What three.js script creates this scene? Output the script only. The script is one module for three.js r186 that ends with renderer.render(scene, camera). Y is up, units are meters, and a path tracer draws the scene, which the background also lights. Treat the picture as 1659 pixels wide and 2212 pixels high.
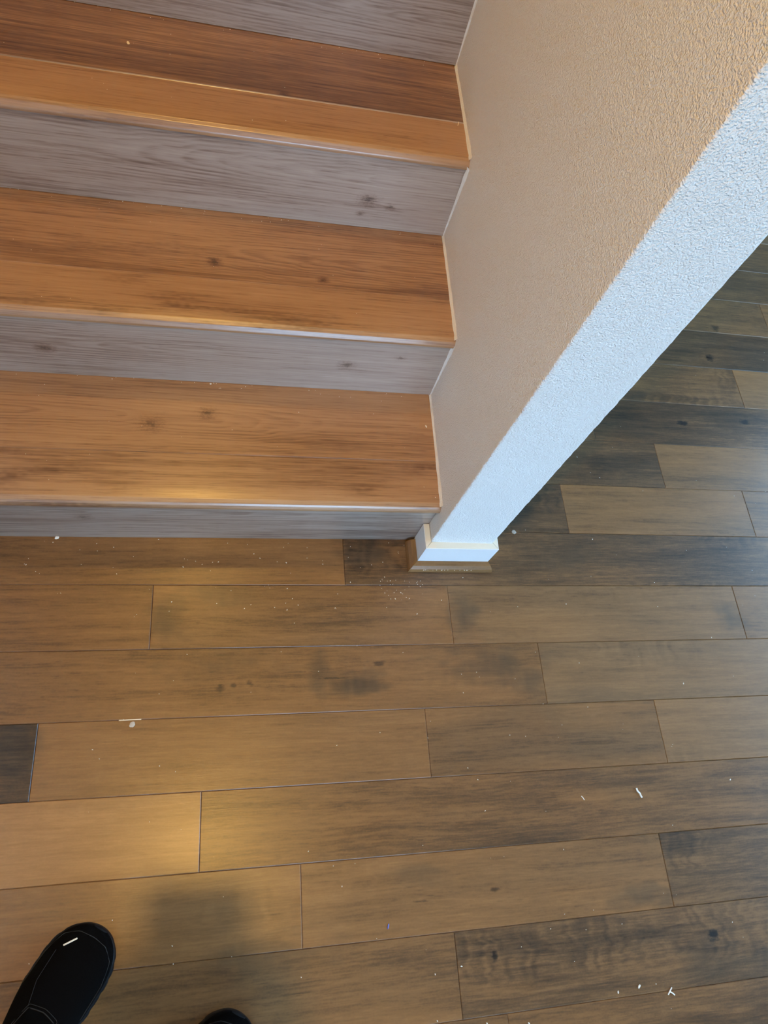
import * as THREE from 'three';
import { MarchingCubes } from 'three/addons/objects/MarchingCubes.js';
import { mergeGeometries, mergeVertices, toCreasedNormals } from 'three/addons/utils/BufferGeometryUtils.js';
import { RoundedBoxGeometry } from 'three/addons/geometries/RoundedBoxGeometry.js';

/* ------------------------------------------------------------ camera, sky, exposure */
const scene = new THREE.Scene();
const renderer = new THREE.WebGLRenderer({ antialias: true });
renderer.toneMapping = THREE.LinearToneMapping;
renderer.toneMappingExposure = 1.04;
renderer.shadowMap.enabled = true;

const CAM = new THREE.Vector3(-0.42736, 1.38101, 0.54913);
const camRight = new THREE.Vector3(0.97381, 0.21479, 0.07470).normalize();
const camBack = new THREE.Vector3(-0.22603, 0.87873, 0.42041).normalize();
const camUp = new THREE.Vector3().crossVectors(camBack, camRight).normalize();
camRight.crossVectors(camUp, camBack);
const camera = new THREE.PerspectiveCamera(2 * Math.atan(1106 / 1553.74) * 180 / Math.PI, 1659 / 2212, 0.01, 60);
camera.position.copy(CAM);
camera.quaternion.setFromRotationMatrix(new THREE.Matrix4().makeBasis(camRight, camUp, camBack));

// overcast-blue daylight: the one sky, seen through the window behind the photographer
scene.background = new THREE.Color().setRGB(0.39, 0.67, 1.0);
scene.backgroundIntensity = 12.4;

/* ------------------------------------------------------------ helpers */
function mulberry(a) { return () => { a |= 0; a = a + 0x6D2B79F5 | 0; let t = Math.imul(a ^ a >>> 15, 1 | a); t = t + Math.imul(t ^ t >>> 7, 61 | t) ^ t; return ((t ^ t >>> 14) >>> 0) / 4294967296; }; }
const rnd = mulberry(20241);
const used = {};
function numbered(n) { if (!(n in used)) { used[n] = 0; return n; } used[n]++; return n + '_' + String(used[n]).padStart(3, '0'); }
function shadows(o) { o.castShadow = true; o.receiveShadow = true; return o; }
function part(name, geo, mat, parent, label) {
  const m = shadows(new THREE.Mesh(geo, mat)); m.name = name; if (label) m.userData.label = label; parent.add(m); return m;
}
function tag(o, label, category, group, kind) {
  o.userData.label = label; o.userData.category = category;
  if (group) o.userData.group = group; if (kind) o.userData.kind = kind; return o;
}
function thing(name, label, category, group, kind) {
  const g = new THREE.Group(); g.name = numbered(name); scene.add(g); return tag(g, label, category, group, kind);
}
function box(x0, x1, y0, y1, z0, z1) {
  const g = new THREE.BoxGeometry(x1 - x0, y1 - y0, z1 - z0); g.translate((x0 + x1) / 2, (y0 + y1) / 2, (z0 + z1) / 2); return g;
}
const clamp = (x, a, b) => x < a ? a : x > b ? b : x;
const sstep = (a, b, x) => { const t = clamp((x - a) / (b - a), 0, 1); return t * t * (3 - 2 * t); };
const mix = (a, b, t) => a + (b - a) * t;

/* value noise on a 256 x 256 table */
const NT = new Float32Array(65536);
{ const r = mulberry(77); for (let i = 0; i < 65536; i++) NT[i] = r(); }
function vn(x, y) {
  const xf = Math.floor(x), yf = Math.floor(y); let fx = x - xf, fy = y - yf;
  fx = fx * fx * (3 - 2 * fx); fy = fy * fy * (3 - 2 * fy);
  const xa = xf & 255, xb = (xf + 1) & 255, ya = (yf & 255) << 8, yb = ((yf + 1) & 255) << 8;
  const a = NT[ya | xa], b = NT[ya | xb], c = NT[yb | xa], d = NT[yb | xb];
  return a + (b - a) * fx + (c - a + (a - b - c + d) * fx) * fy;
}
const fbm2 = (x, y) => vn(x, y) * 0.64 + vn(x * 2.1 + 17.3, y * 2.1 + 5.1) * 0.36;
const fbm3 = (x, y) => vn(x, y) * 0.54 + vn(x * 2.1 + 17.3, y * 2.1 + 5.1) * 0.29 + vn(x * 4.3 + 3.7, y * 4.3 + 41.9) * 0.17;

function dataTex(data, w, h, srgb) {
  const t = new THREE.DataTexture(data, w, h, THREE.RGBAFormat);
  t.magFilter = THREE.LinearFilter; t.minFilter = THREE.LinearMipmapLinearFilter; t.generateMipmaps = true;
  t.wrapS = t.wrapT = THREE.RepeatWrapping; if (srgb) t.colorSpace = THREE.SRGBColorSpace; t.needsUpdate = true; return t;
}

/* ------------------------------------------------------------ stained maple floor boards: one strip of wood per board */
const AT = 2048;
const FPM = 1400, FH = 186, FROWS = 11;           // pixels per metre, strip height, strips per sheet
// c: base tone (0 dark .. 1 light), g: greyness of the stain
function mapleStrip(data, row, seed, tone, grey, marks) {
  const r = mulberry(seed), ox = r() * 200, oy = r() * 200, cath = (r() - 0.5) * 0.1, amb = 0.5 + r() * 0.35, fid = r();
  const B = [[58, 41, 25], [124, 88, 51], [153, 111, 67]];
  for (let j = 0; j < FH; j++) {
    const v = j / FPM;
    for (let i = 0; i < AT; i++) {
      const u = i / FPM;
      const wv = v + 0.012 * (vn(u * 2.2 + ox, oy) - 0.5) + 0.005 * vn(u * 7 + ox, v * 30 + oy);
      const big = fbm3(u * 2.3 + ox, wv * 13 + oy);                 // cloudy stain
      const mid = fbm2(u * 9 + oy, wv * 60 + ox);
      const st = vn(u * 5 + ox, wv * 150 + oy) * 0.30 + vn(u * 17 + oy, wv * 360 + ox) * 0.34 + vn(u * 62, wv * 640 + oy) * 0.36;
      const fm = sstep(0.55, 0.75, vn(u * 3.1 + 50 + ox, wv * 12 + oy)) * fid;   // patches of rippled figure
      const cross = fm > 0 ? (vn(u * 110 + mid * 4 + ox, wv * 22 + oy) - 0.5) * fm : 0;
      const speck = vn(u * 420 + ox, v * 640 + oy) - 0.5;
      const pore = sstep(0.82, 0.94, vn(u * 55 + ox, wv * 900 + oy)) * sstep(0.4, 0.7, vn(u * 9, wv * 40 + ox));
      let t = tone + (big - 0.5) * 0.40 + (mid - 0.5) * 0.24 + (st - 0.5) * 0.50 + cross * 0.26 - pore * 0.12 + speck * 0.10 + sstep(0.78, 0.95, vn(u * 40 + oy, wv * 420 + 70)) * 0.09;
      let smoke = sstep(amb, amb + 0.35, fbm3(u * 1.7 + 90 + ox, wv * 8 + 31 + oy)) * 0.16;
      for (const m of marks) {
        const dx = (u - m[1]) / m[3], dy = (v - m[2]) / m[4];
        if (dx < -2.4 || dx > 2.4 || dy < -2.4 || dy > 2.4) continue;
        if (m[0] === 's') {
          const wob = (fbm3(u * 16 + oy, wv * 40 + ox) - 0.5) * 1.5 + (vn(u * 34 + ox, v * 70) - 0.5) * 0.5;
          const rip = 0.8 + 0.4 * vn(u * 120 + ox, v * 26 + oy);
          smoke = Math.max(smoke, sstep(1.5, 0.0, Math.sqrt(dx * dx + dy * dy) + wob) * m[5] * rip * 0.8);
        } else {
          const wob = (fbm2(u * 150 + oy, v * 220 + ox) - 0.5) * 1.1, d = Math.sqrt(dx * dx + dy * dy) + wob;
          t -= sstep(1.2, 0.1, d) * m[5] * 0.85; t += sstep(2.3, 1.4, d) * sstep(1.0, 1.4, d) * 0.05;
        }
      }
      t = clamp(t, -0.3, 1.25);
      let a, b, f;
      if (t < 0.5) { a = B[0]; b = B[1]; f = t / 0.5; } else { a = B[1]; b = B[2]; f = (t - 0.5) / 0.5; }
      let R = mix(a[0], b[0], f), G = mix(a[1], b[1], f), Bl = mix(a[2], b[2], f);
      const L = (R + G + Bl) / 3; const gg = clamp(grey * 0.6 + smoke * 0.5 + (big - 0.5) * -0.25, 0, 0.6);
      R = mix(R, L * 1.04, gg); G = mix(G, L * 1.0, gg); Bl = mix(Bl, L * 0.88, gg);
      const k = 1 - smoke * 0.55;
      const o = ((row * FH + j) * AT + i) * 4;
      data[o] = clamp(R * k, 12, 255); data[o + 1] = clamp(G * k, 12, 255); data[o + 2] = clamp(Bl * k, 10, 255); data[o + 3] = 255;
    }
  }
}
/* fine satin relief shared by the boards: 0.73 m a side */
const grainBump = (() => {
  const N = 1024, d = new Uint8Array(N * N * 4);
  for (let j = 0; j < N; j++) for (let i = 0; i < N; i++) {
    const s = vn(i / 32, j / 2) * 0.4 + vn(i / 8 + 40, j / 1 + 9) * 0.2 + vn(i / 64, j / 16) * 0.4;
    const o = (j * N + i) * 4; d[o] = d[o + 1] = d[o + 2] = clamp(s * 255, 0, 255); d[o + 3] = 255;
  }
  return dataTex(d, N, N, false);
})();

/* ------------------------------------------------------------ boards with eased edges */
// a board lying along x; map(x, z) gives uv for the top and the eased edges
function boardGeo(x0, x1, z0, z1, y, th, ease, drop, map) {
  const P = [], U = [];
  const ring = (e, yy) => [[x0 + e, yy, z0 + e], [x1 - e, yy, z0 + e], [x1 - e, yy, z1 - e], [x0 + e, yy, z1 - e]];
  const top = ring(ease, y), mid = ring(0, y - drop), bot = ring(0, y - th);
  const quad = (a, b, c, d) => { for (const p of [a, d, c, a, c, b]) { P.push(...p); U.push(...map(p[0], p[2])); } };
  quad(top[0], top[1], top[2], top[3]);
  for (let k = 0; k < 4; k++) { const n = (k + 1) % 4; quad(top[n], top[k], mid[k], mid[n]); quad(mid[n], mid[k], bot[k], bot[n]); }
  quad(bot[3], bot[2], bot[1], bot[0]);
  const g = new THREE.BufferGeometry();
  g.setAttribute('position', new THREE.Float32BufferAttribute(P, 3)); g.setAttribute('uv', new THREE.Float32BufferAttribute(U, 2));
  g.computeVertexNormals(); return g;
}

/* ------------------------------------------------------------ room dimensions */
const W = 0.127, Z0 = -0.0694;
const XL = -0.96, XR = 2.9, ZF = -2.6, ZB = 2.9, CEIL = 2.44, TH = 0.12;
const T = 0.1321, ZE = -0.0054, WYAW = -0.0156;   // partition: thickness, end, slight turn
const SYAW = 0.0085;                              // the stairs' slight turn

/* ------------------------------------------------------------ floor */
const floor = thing('floor', 'wide grey-brown stained maple plank floor at the foot of the stairs', 'floor', null, 'structure');
const slabMat = new THREE.MeshStandardMaterial({ color: new THREE.Color().setRGB(0.50, 0.36, 0.21), roughness: 0.9 });   // plywood
part('subfloor', box(XL - TH, XR + TH, -0.12, -0.0155, ZF - TH, ZB + TH), slabMat, floor);

// known boards of the rows in view: joints, and per board [tone, grey]
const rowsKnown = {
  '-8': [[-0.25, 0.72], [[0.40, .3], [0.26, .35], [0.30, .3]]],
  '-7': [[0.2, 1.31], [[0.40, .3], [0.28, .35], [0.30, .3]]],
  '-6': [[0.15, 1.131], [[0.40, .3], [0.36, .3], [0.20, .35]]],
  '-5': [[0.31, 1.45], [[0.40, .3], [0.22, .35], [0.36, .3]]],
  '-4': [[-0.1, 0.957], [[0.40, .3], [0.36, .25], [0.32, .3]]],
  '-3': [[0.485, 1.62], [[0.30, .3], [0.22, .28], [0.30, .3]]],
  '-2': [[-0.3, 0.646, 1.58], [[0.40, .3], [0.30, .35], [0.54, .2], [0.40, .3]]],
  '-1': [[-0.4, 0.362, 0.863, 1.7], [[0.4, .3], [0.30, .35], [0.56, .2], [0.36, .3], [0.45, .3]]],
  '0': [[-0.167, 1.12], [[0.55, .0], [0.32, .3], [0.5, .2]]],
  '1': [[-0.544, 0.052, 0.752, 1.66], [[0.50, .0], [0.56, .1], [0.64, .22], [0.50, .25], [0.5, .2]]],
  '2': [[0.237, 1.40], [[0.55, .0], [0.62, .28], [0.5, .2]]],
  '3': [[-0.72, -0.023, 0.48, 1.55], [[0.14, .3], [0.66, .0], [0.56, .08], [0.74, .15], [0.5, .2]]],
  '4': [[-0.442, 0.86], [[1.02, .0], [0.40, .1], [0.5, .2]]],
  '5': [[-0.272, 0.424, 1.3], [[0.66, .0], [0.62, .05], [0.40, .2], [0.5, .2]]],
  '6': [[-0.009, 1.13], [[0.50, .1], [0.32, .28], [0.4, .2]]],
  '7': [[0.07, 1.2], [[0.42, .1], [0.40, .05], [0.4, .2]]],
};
// dark mineral streaks, knots and checks seen in the boards: kind, x, z, half length, half width, strength
const floorMarks = [
  ['s', -0.156, 0.262, .05, .025, .62], ['s', -0.227, 0.24, .018, .05, .35], ['s', -0.419, 0.222, .09, .03, .28], ['s', 0.126, 0.235, .11, .035, .42],
  ['s', 0.205, 0.262, .04, .04, .40], ['s', -0.52, 0.125, .035, .055, .40], ['s', -0.396, 0.083, .07, .018, .30], ['s', 0.08, 0.125, .03, .04, .50],
  ['s', 0.728, 0.135, .03, .03, .42], ['s', -0.12, -0.005, .045, .045, .55], ['s', 0.37, 0.676, .07, .02, .45], ['s', 0.235, -0.12, .06, .05, .6],
  ['s', 0.30, 0.0, .14, .04, .3], ['s', -0.755, 0.345, .04, .06, .5], ['s', 0.52, -0.25, .08, .04, .35], ['s', 0.9, -0.42, .10, .04, .3],
  ['s', 0.60, -0.37, .12, .03, .3], ['s', -0.33, 0.70, .10, .03, .3], ['s', 0.5, 0.79, .09, .03, .35], ['s', -0.06, 0.60, .05, .02, .25],
  ['k', 0.076, 0.636, .010, .004, .5], ['k', -0.067, 0.643, .014, .002, .5], ['k', 0.059, 0.738, .006, .011, .55], ['k', 0.491, 0.746, .013, .010, .7],
  ['k', 0.748, -0.388, .016, .008, .7], ['k', 0.939, -0.402, .014, .008, .75], ['k', 0.896, -0.609, .014, .012, .55], ['k', 0.947, -0.719, .012, .012, .4],
  ['k', -0.414, 0.263, .009, .008, .45], ['k', -0.107, 0.224, .012, .006, .45], ['k', -0.36, 0.255, .007, .006, .4], ['k', -0.39, 0.258, .006, .006, .4],
  ['k', -0.20, 0.25, .03, .0018, .4], ['k', -0.27, 0.236, .03, .0015, .35],
];
const boards = []; const sheets = [];
{
  const rowLo = Math.floor((ZF - Z0) / W) - 1, rowHi = Math.ceil((ZB - Z0) / W);
  for (let k = rowLo; k <= rowHi; k++) {
    const za = Math.max(Z0 + k * W, ZF), zb = Math.min(Z0 + (k + 1) * W, ZB); if (zb - za < 0.01) continue;
    let joints, tones;
    if (rowsKnown[k]) { [joints, tones] = rowsKnown[k]; }
    else { joints = []; tones = []; let x = XL + 0.2 + rnd() * 0.9; while (x < XR - 0.2) { joints.push(x); x += 0.75 + rnd() * 0.6; } for (let q = 0; q <= joints.length; q++) tones.push([0.36 + rnd() * 0.28, 0.1 + rnd() * 0.2]); }
    joints = [XL, ...joints]; let last = joints[joints.length - 1]; tones = tones.slice();
    while (XR - last > 1.42) { last += 0.9 + rnd() * 0.4; joints.push(last); tones.push([0.4 + rnd() * 0.2, 0.2]); }
    joints.push(XR);
    for (let q = 0; q + 1 < joints.length; q++) {
      let xa = joints[q], xb = joints[q + 1];
      const pieces = Math.ceil((xb - xa) / 1.44);
      for (let s = 0; s < pieces; s++) boards.push({ k, known: !!rowsKnown[k], xa: xa + (xb - xa) * s / pieces, xb: xa + (xb - xa) * (s + 1) / pieces, za, zb, tone: tones[Math.min(q, tones.length - 1)] });
    }
  }
  // boards that the photograph shows get a strip of wood of their own
  camera.updateMatrixWorld(true); camera.updateProjectionMatrix();
  const seen = (b) => {
    let n = 0; const p = new THREE.Vector3();
    for (let i = 0; i <= 12; i++) for (let j = 0; j <= 2; j++) {
      const x = mix(b.xa, b.xb, i / 12), z = mix(b.za, b.zb, j / 2);
      if ((x < 0.1 && z < -0.05) || (x < 0.14 && z < 0)) continue;
      p.set(x, 0, z).project(camera); if (Math.abs(p.x) < 1.02 && Math.abs(p.y) < 1.02) n++;
    }
    return n;
  };
  for (const b of boards) b.n = seen(b);
  const own = boards.filter((b) => b.n > 0).sort((a, b) => b.n + (b.k >= 0 ? 20 : 0) - a.n - (a.k >= 0 ? 20 : 0));
  const NS = 5, cap = NS * FROWS;
  for (let s = 0; s < NS; s++) { const d = new Uint8Array(AT * AT * 4); sheets.push({ d }); }
  for (let i = 0; i < cap; i++) {
    const b = own[i], s = Math.floor(i / FROWS), row = i % FROWS;
    if (b) {
      b.strip = i; b.u0 = 0; const full = Z0 + b.k * W;
      const marks = floorMarks.filter((m) => m[1] > b.xa - 0.1 && m[1] < b.xb + 0.1 && m[2] > b.za - 0.012 && m[2] < b.zb + 0.012).map((m) => [m[0], m[1] - b.xa, m[2] - full, m[3], m[4], m[5]]);
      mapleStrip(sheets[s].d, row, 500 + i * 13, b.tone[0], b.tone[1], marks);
    } else mapleStrip(sheets[s].d, row, 500 + i * 13, 0.35 + rnd() * 0.3, 0.15 + rnd() * 0.15, []);
  }
  const gb = grainBump.clone(); gb.repeat.set(2, 2 * AT / AT); gb.needsUpdate = true;
  for (const s of sheets) s.mat = new THREE.MeshStandardMaterial({ map: dataTex(s.d, AT, AT, true), roughness: 0.31, bumpMap: gb, bumpScale: 0.00010 });
  for (const b of boards) {
    if (b.xb < -0.002 && b.zb < -0.10) continue;                    // nothing laid under the stairs
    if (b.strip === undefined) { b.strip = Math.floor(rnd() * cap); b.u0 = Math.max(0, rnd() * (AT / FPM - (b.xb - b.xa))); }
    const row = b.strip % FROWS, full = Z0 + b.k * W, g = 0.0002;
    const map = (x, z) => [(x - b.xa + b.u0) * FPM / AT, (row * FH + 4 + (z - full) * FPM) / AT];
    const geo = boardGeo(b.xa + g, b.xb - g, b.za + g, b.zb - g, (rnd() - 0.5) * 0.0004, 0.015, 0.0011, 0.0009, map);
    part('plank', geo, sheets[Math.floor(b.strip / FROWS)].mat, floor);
  }
}

/* ------------------------------------------------------------ wall textures */
const peelBump = (() => {   // spray texture: 0.4 m a side
  const N = 1024, d = new Uint8Array(N * N * 4);
  for (let j = 0; j < N; j++) for (let i = 0; i < N; i++) {
    const a = vn(i / 8, j / 8), b = vn(i / 4 + 128, j / 4 + 64), c = vn(i / 16 + 30, j / 16 + 80);
    const s = sstep(0.15, 0.85, a * 0.5 + c * 0.2 + b * 0.3);
    const o = (j * N + i) * 4; d[o] = d[o + 1] = d[o + 2] = clamp(s * 255, 0, 255); d[o + 3] = 255;
  }
  return dataTex(d, N, N, false);
})();
function wallMat(r, g, b, rough, bump, rep) {
  const t = peelBump.clone(); t.repeat.set(rep, rep); t.needsUpdate = true;
  return new THREE.MeshStandardMaterial({ color: new THREE.Color().setRGB(r, g, b), roughness: rough, bumpMap: t, bumpScale: bump });
}
const M = {
  paint: wallMat(0.81, 0.79, 0.76, 0.5, 0.0014, 4.2),
  room: wallMat(0.86, 0.84, 0.80, 0.7, 0.0006, 2.5),
  ceil: new THREE.MeshStandardMaterial({ color: new THREE.Color().setRGB(0.78, 0.77, 0.75), roughness: 0.9 }),
  trimWhite: new THREE.MeshStandardMaterial({ color: new THREE.Color().setRGB(0.80, 0.81, 0.82), roughness: 0.35 }),
  caulk: wallMat(0.81, 0.79, 0.76, 0.55, 0.0006, 6),
  rawWood: new THREE.MeshStandardMaterial({ color: new THREE.Color().setRGB(0.76, 0.71, 0.58), roughness: 0.8 }),
  timber: new THREE.MeshStandardMaterial({ color: new THREE.Color().setRGB(0.52, 0.38, 0.22), roughness: 0.85 }),
};
// uv in metres for box-like walls: projects on the dominant axis
function metreUV(geo) {
  const g = geo.index ? geo.toNonIndexed() : geo; g.computeVertexNormals();
  const p = g.attributes.position, n = g.attributes.normal, uv = new Float32Array(p.count * 2);
  for (let i = 0; i < p.count; i++) {
    const ax = Math.abs(n.getX(i)), ay = Math.abs(n.getY(i)), az = Math.abs(n.getZ(i));
    if (ax >= ay && ax >= az) { uv[2 * i] = p.getZ(i); uv[2 * i + 1] = p.getY(i); } else if (ay >= az) { uv[2 * i] = p.getX(i); uv[2 * i + 1] = p.getZ(i); } else { uv[2 * i] = p.getX(i); uv[2 * i + 1] = p.getY(i); }
  }
  g.setAttribute('uv', new THREE.BufferAttribute(uv, 2)); return g;
}
function structure(name, geo, mat, label, category) {
  const m = part(name, geo, mat, scene); used[name] = 0; return tag(m, label, category, null, 'structure');
}
/* ------------------------------------------------------------ room shell */
structure('ceiling', metreUV(box(XL - TH, XR + TH, CEIL, CEIL + 0.15, ZF - TH, ZB + TH)), M.ceil, 'flat white ceiling over the hall and stairs', 'ceiling');
structure('wall_left', metreUV(box(XL - TH, XL, 0, CEIL, ZF - TH, ZB + TH)), M.room, 'plain painted wall on the open side of the stairs', 'wall');
structure('wall_front', metreUV(box(XL, XR, 0, CEIL, ZF - TH, ZF)), M.room, 'plain painted wall at the head of the stairs', 'wall');
// a wall with one opening, and the window in it; built facing +z at the origin plane, then placed
const BW = { x0: -0.85, x1: 0.80, y0: 0.06, y1: 1.75 }, RW = { z0: -1.5, z1: 1.5, y0: 0.35, y1: 2.05 };
structure('wall_back', metreUV(mergeGeometries([box(XL, BW.x0, 0, CEIL, ZB, ZB + TH), box(BW.x1, XR, 0, CEIL, ZB, ZB + TH), box(BW.x0, BW.x1, 0, BW.y0, ZB, ZB + TH), box(BW.x0, BW.x1, BW.y1, CEIL, ZB, ZB + TH)])), M.room, 'painted wall with the glazed opening facing the stairs', 'wall');
structure('wall_right', metreUV(mergeGeometries([box(XR, XR + TH, 0, CEIL, ZF - TH, RW.z0), box(XR, XR + TH, 0, CEIL, RW.z1, ZB + TH), box(XR, XR + TH, 0, RW.y0, RW.z0, RW.z1), box(XR, XR + TH, RW.y1, CEIL, RW.z0, RW.z1)])), M.room, 'painted wall with a wide window across the hall from the stairs', 'wall');
{
  const glass = new THREE.MeshPhysicalMaterial({ color: 0xffffff, transmission: 1, thickness: 0, roughness: 0, ior: 1.5 });
  const glaze = (name, label, w, y0, y1) => {
    const g = new THREE.Group(); g.name = name; used[name] = 0; scene.add(g); tag(g, label, 'window', null, 'structure');
    const f = 0.04, z0 = 0.03, z1 = 0.08, a = -w / 2, b = w / 2;
    part('window_frame', mergeGeometries([box(a, a + f, y0, y1, z0, z1), box(b - f, b, y0, y1, z0, z1), box(a + f, b - f, y0, y0 + f, z0, z1), box(a + f, b - f, y1 - f, y1, z0, z1), box(-0.02, 0.02, y0 + f, y1 - f, z0, z1)]), M.trimWhite, g);
    part('pane', box(a + f, -0.02, y0 + f, y1 - f, 0.052, 0.056), glass, g); part('pane', box(0.02, b - f, y0 + f, y1 - f, 0.052, 0.056), glass, g);
    part('window_sill', box(a - 0.03, b + 0.03, y0 - 0.03, y0, -0.03, 0), M.trimWhite, g);
    return g;
  };
  glaze('window_1', 'white framed glazed opening behind the photographer letting in blue daylight', BW.x1 - BW.x0, BW.y0, BW.y1).position.set((BW.x0 + BW.x1) / 2, 0, ZB);
  const r = glaze('window_2', 'wide white framed window on the far side of the hall', RW.z1 - RW.z0, RW.y0, RW.y1); r.position.set(XR, 0, (RW.z0 + RW.z1) / 2); r.rotation.y = Math.PI / 2;
}
{
  const g = part('ground', mergeGeometries([box(-30, 30, -0.4, -0.3, ZB + TH + 0.05, 40), box(XR + TH + 0.05, 40, -0.4, -0.3, -30, ZB + TH + 0.05)]), new THREE.MeshStandardMaterial({ color: new THREE.Color().setRGB(0.20, 0.20, 0.18), roughness: 0.95 }), scene);
  tag(g, 'pale paved ground outside the windows', 'ground', null, 'structure');
}

/* ------------------------------------------------------------ partition wall beside the stairs */
const partition = new THREE.Group(); partition.name = 'wall_middle'; used.wall_middle = 0; scene.add(partition);
tag(partition, 'textured partition wall, one pale beige paint on its stair side and narrow end', 'wall', null, 'structure');
partition.position.set(0, 0, ZE); partition.rotation.y = WYAW;
{
  const len = ZE - ZF - 0.02;
  part('wall_core', metreUV(box(0, T, 0, CEIL, -len, -0.004)), M.paint, partition, 'beige textured stair-side face');
  // the narrow end: a skin in the same paint as the stair side, over the corner beads, its edges uneven under the sprayed texture
  const ny = 520, nx = 14, P = [], idx = [], U = [];
  const edge = (y, s) => 0.0011 * (fbm2(y * 60 + s * 31, s * 7.7) - 0.5) * 2 + 0.0008 * (vn(y * 170 + s * 9, 3.3) - 0.5);
  for (let j = 0; j <= ny; j++) {
    const y = CEIL * j / ny, eL = edge(y, 1) * 0.5, eR = edge(y, 2);
    for (let i = 0; i <= nx; i++) {
      const prof = [[-0.0002, -0.006], [-0.0004, -0.003], [0.0003, -0.0012], [0.0016, -0.0001]];
      let x, z;
      if (i < 4) { x = prof[i][0] + eL; z = prof[i][1]; } else if (i > nx - 4) { const q = prof[nx - i]; x = T - q[0] + eR; z = q[1]; }
      else { x = mix(0.004, T - 0.004, (i - 4) / (nx - 8)); z = 0.0003 * (fbm2(x * 40, y * 40) - 0.5); }
      P.push(x, y, z); U.push(x, y);
    }
  }
  for (let j = 0; j < ny; j++) for (let i = 0; i < nx; i++) { const a = j * (nx + 1) + i, b = a + 1, c = a + nx + 1, d = c + 1; idx.push(a, b, d, a, d, c); }
  const g = new THREE.BufferGeometry(); g.setAttribute('position', new THREE.Float32BufferAttribute(P, 3)); g.setAttribute('uv', new THREE.Float32BufferAttribute(U, 2)); g.setIndex(idx); g.computeVertexNormals();
  part('end_face', g, M.paint, partition, 'narrow pale beige end of the wall');
}

/* ------------------------------------------------------------ oak boards of the stairs */
const OPM = 1900;
const O_H = { t: 320, n: 236, r: 336 };
function oakStrip(data, y0, H, seed, o) {
  const r = mulberry(seed), ox = r() * 200, oy = r() * 200, tone = o.tone ?? 0.5, marks = o.marks ?? [];
  const C = o.riser ? [[94, 74, 64], [163, 146, 135], [187, 172, 162]] : [[91, 58, 34], [165, 124, 86], [188, 148, 108]];  // same oak: cool daylight on the risers is partly put into their colours
  for (let j = 0; j < H; j++) {
    const v = j / OPM;
    for (let i = 0; i < AT; i++) {
      const u = i / OPM;
      let wv = v, swirl = 0, knot = 0;
      for (const m of marks) {
        const dx = (u - m[0]) / (m[2] * 2.6), dy = (v - m[1]) / m[2]; const q = dx * dx + dy * dy;
        if (q > 14) continue;
        wv += m[2] * 0.9 * Math.sign(dy || 1) * Math.exp(-q * 0.55) * (1 - Math.exp(-Math.abs(dy)));
        const dd = Math.sqrt((u - m[0]) * (u - m[0]) / 2.2 + (v - m[1]) * (v - m[1])) / m[2] + (fbm2(u * 200 + oy, v * 300 + ox) - 0.5) * 1.1 + (vn(u * 500, v * 700) - 0.5) * 0.6;
        knot = Math.max(knot, sstep(1.2, 0.0, dd) * m[3] * 0.8); swirl = Math.max(swirl, sstep(3.0, 0.3, dd) * m[3] * 0.36);
      }
      const wob = 0.010 * (fbm2(u * 5 + ox, wv * 9 + oy) - 0.5) + 0.0030 * (vn(u * 34 + oy, wv * 60 + ox) - 0.5);
      let ring = 0, side = 0;
      if (o.cath) {
        const [cu, cv, sl, dp] = o.cath; const yy = (wv - cv) + wob * 0.7; const dd = dp + sl * (u - cu) + wob;
        const t = Math.sqrt(yy * yy * 0.9 + dd * dd); const fr = t * 185; const s = fr - Math.floor(fr);
        const m = sstep(0.10, 0.02, Math.abs(yy) * 0.9) * sstep(0.5, 0.25, Math.abs(u - cu));
        ring = (sstep(0.0, 0.75, s) - sstep(0.75, 1.0, s)) * m; side = m;
      }
      const big = fbm3(u * 2.1 + ox, wv * 12 + oy);
      const st = vn(u * 3.4 + ox, wv * 170 + oy) * 0.28 + vn(u * 9 + oy, wv * 440 + ox) * 0.40 + vn(u * 34, wv * 700 + oy) * 0.32;
      const pore = sstep(0.70, 0.92, vn(u * 30 + ox, wv * 820 + oy)) * 0.5 + sstep(0.75, 0.95, vn(u * 75 + oy, wv * 950 + ox)) * 0.35;
      const blot = o.blot ? sstep(0.55, 0.8, fbm3(u * 4.2 + oy, wv * 22 + ox)) * (0.4 + 0.6 * vn(u * 120 + ox, wv * 260)) * o.blot : 0;
      let t = tone + (big - 0.5) * 0.48 + (st - 0.5) * ((o.riser ? 0.72 : 0.60) - 0.14 * side) - pore * 0.20 - blot * 0.36 - ring * 0.17 + side * 0.06 - swirl;
      t = clamp(t, -0.2, 1.2);
      let a, b, f;
      if (t < 0.5) { a = C[0]; b = C[1]; f = t / 0.5; } else { a = C[1]; b = C[2]; f = (t - 0.5) / 0.5; }
      const k = 1 - knot * 0.45, q = ((y0 + j) * AT + i) * 4;
      data[q] = clamp(mix(a[0], b[0], f) * k, 14, 255); data[q + 1] = clamp(mix(a[1], b[1], f) * k, 12, 255); data[q + 2] = clamp(mix(a[2], b[2], f) * k, 10, 255); data[q + 3] = 255;
    }
  }
}
const H1 = [0, 0.1742, 0.3553, 0.5339, 0.7139, 0.8939, 1.0739, 1.2539];
const RZ = [0, -0.0466, -0.3043, -0.5695, -0.8415, -1.112, -1.382, -1.652, -1.922];
const SZ = [0, -0.1433, -0.4017, -0.6711, -0.941, -1.211, -1.481, -1.751];
const NZ = [0, -0.0376, -0.2995, -0.5690, -0.838, -1.108, -1.378, -1.648];
const SXL = XL + 0.022;                               // left end of the boards
const U0 = -0.95;                                     // texture origin along x
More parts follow.
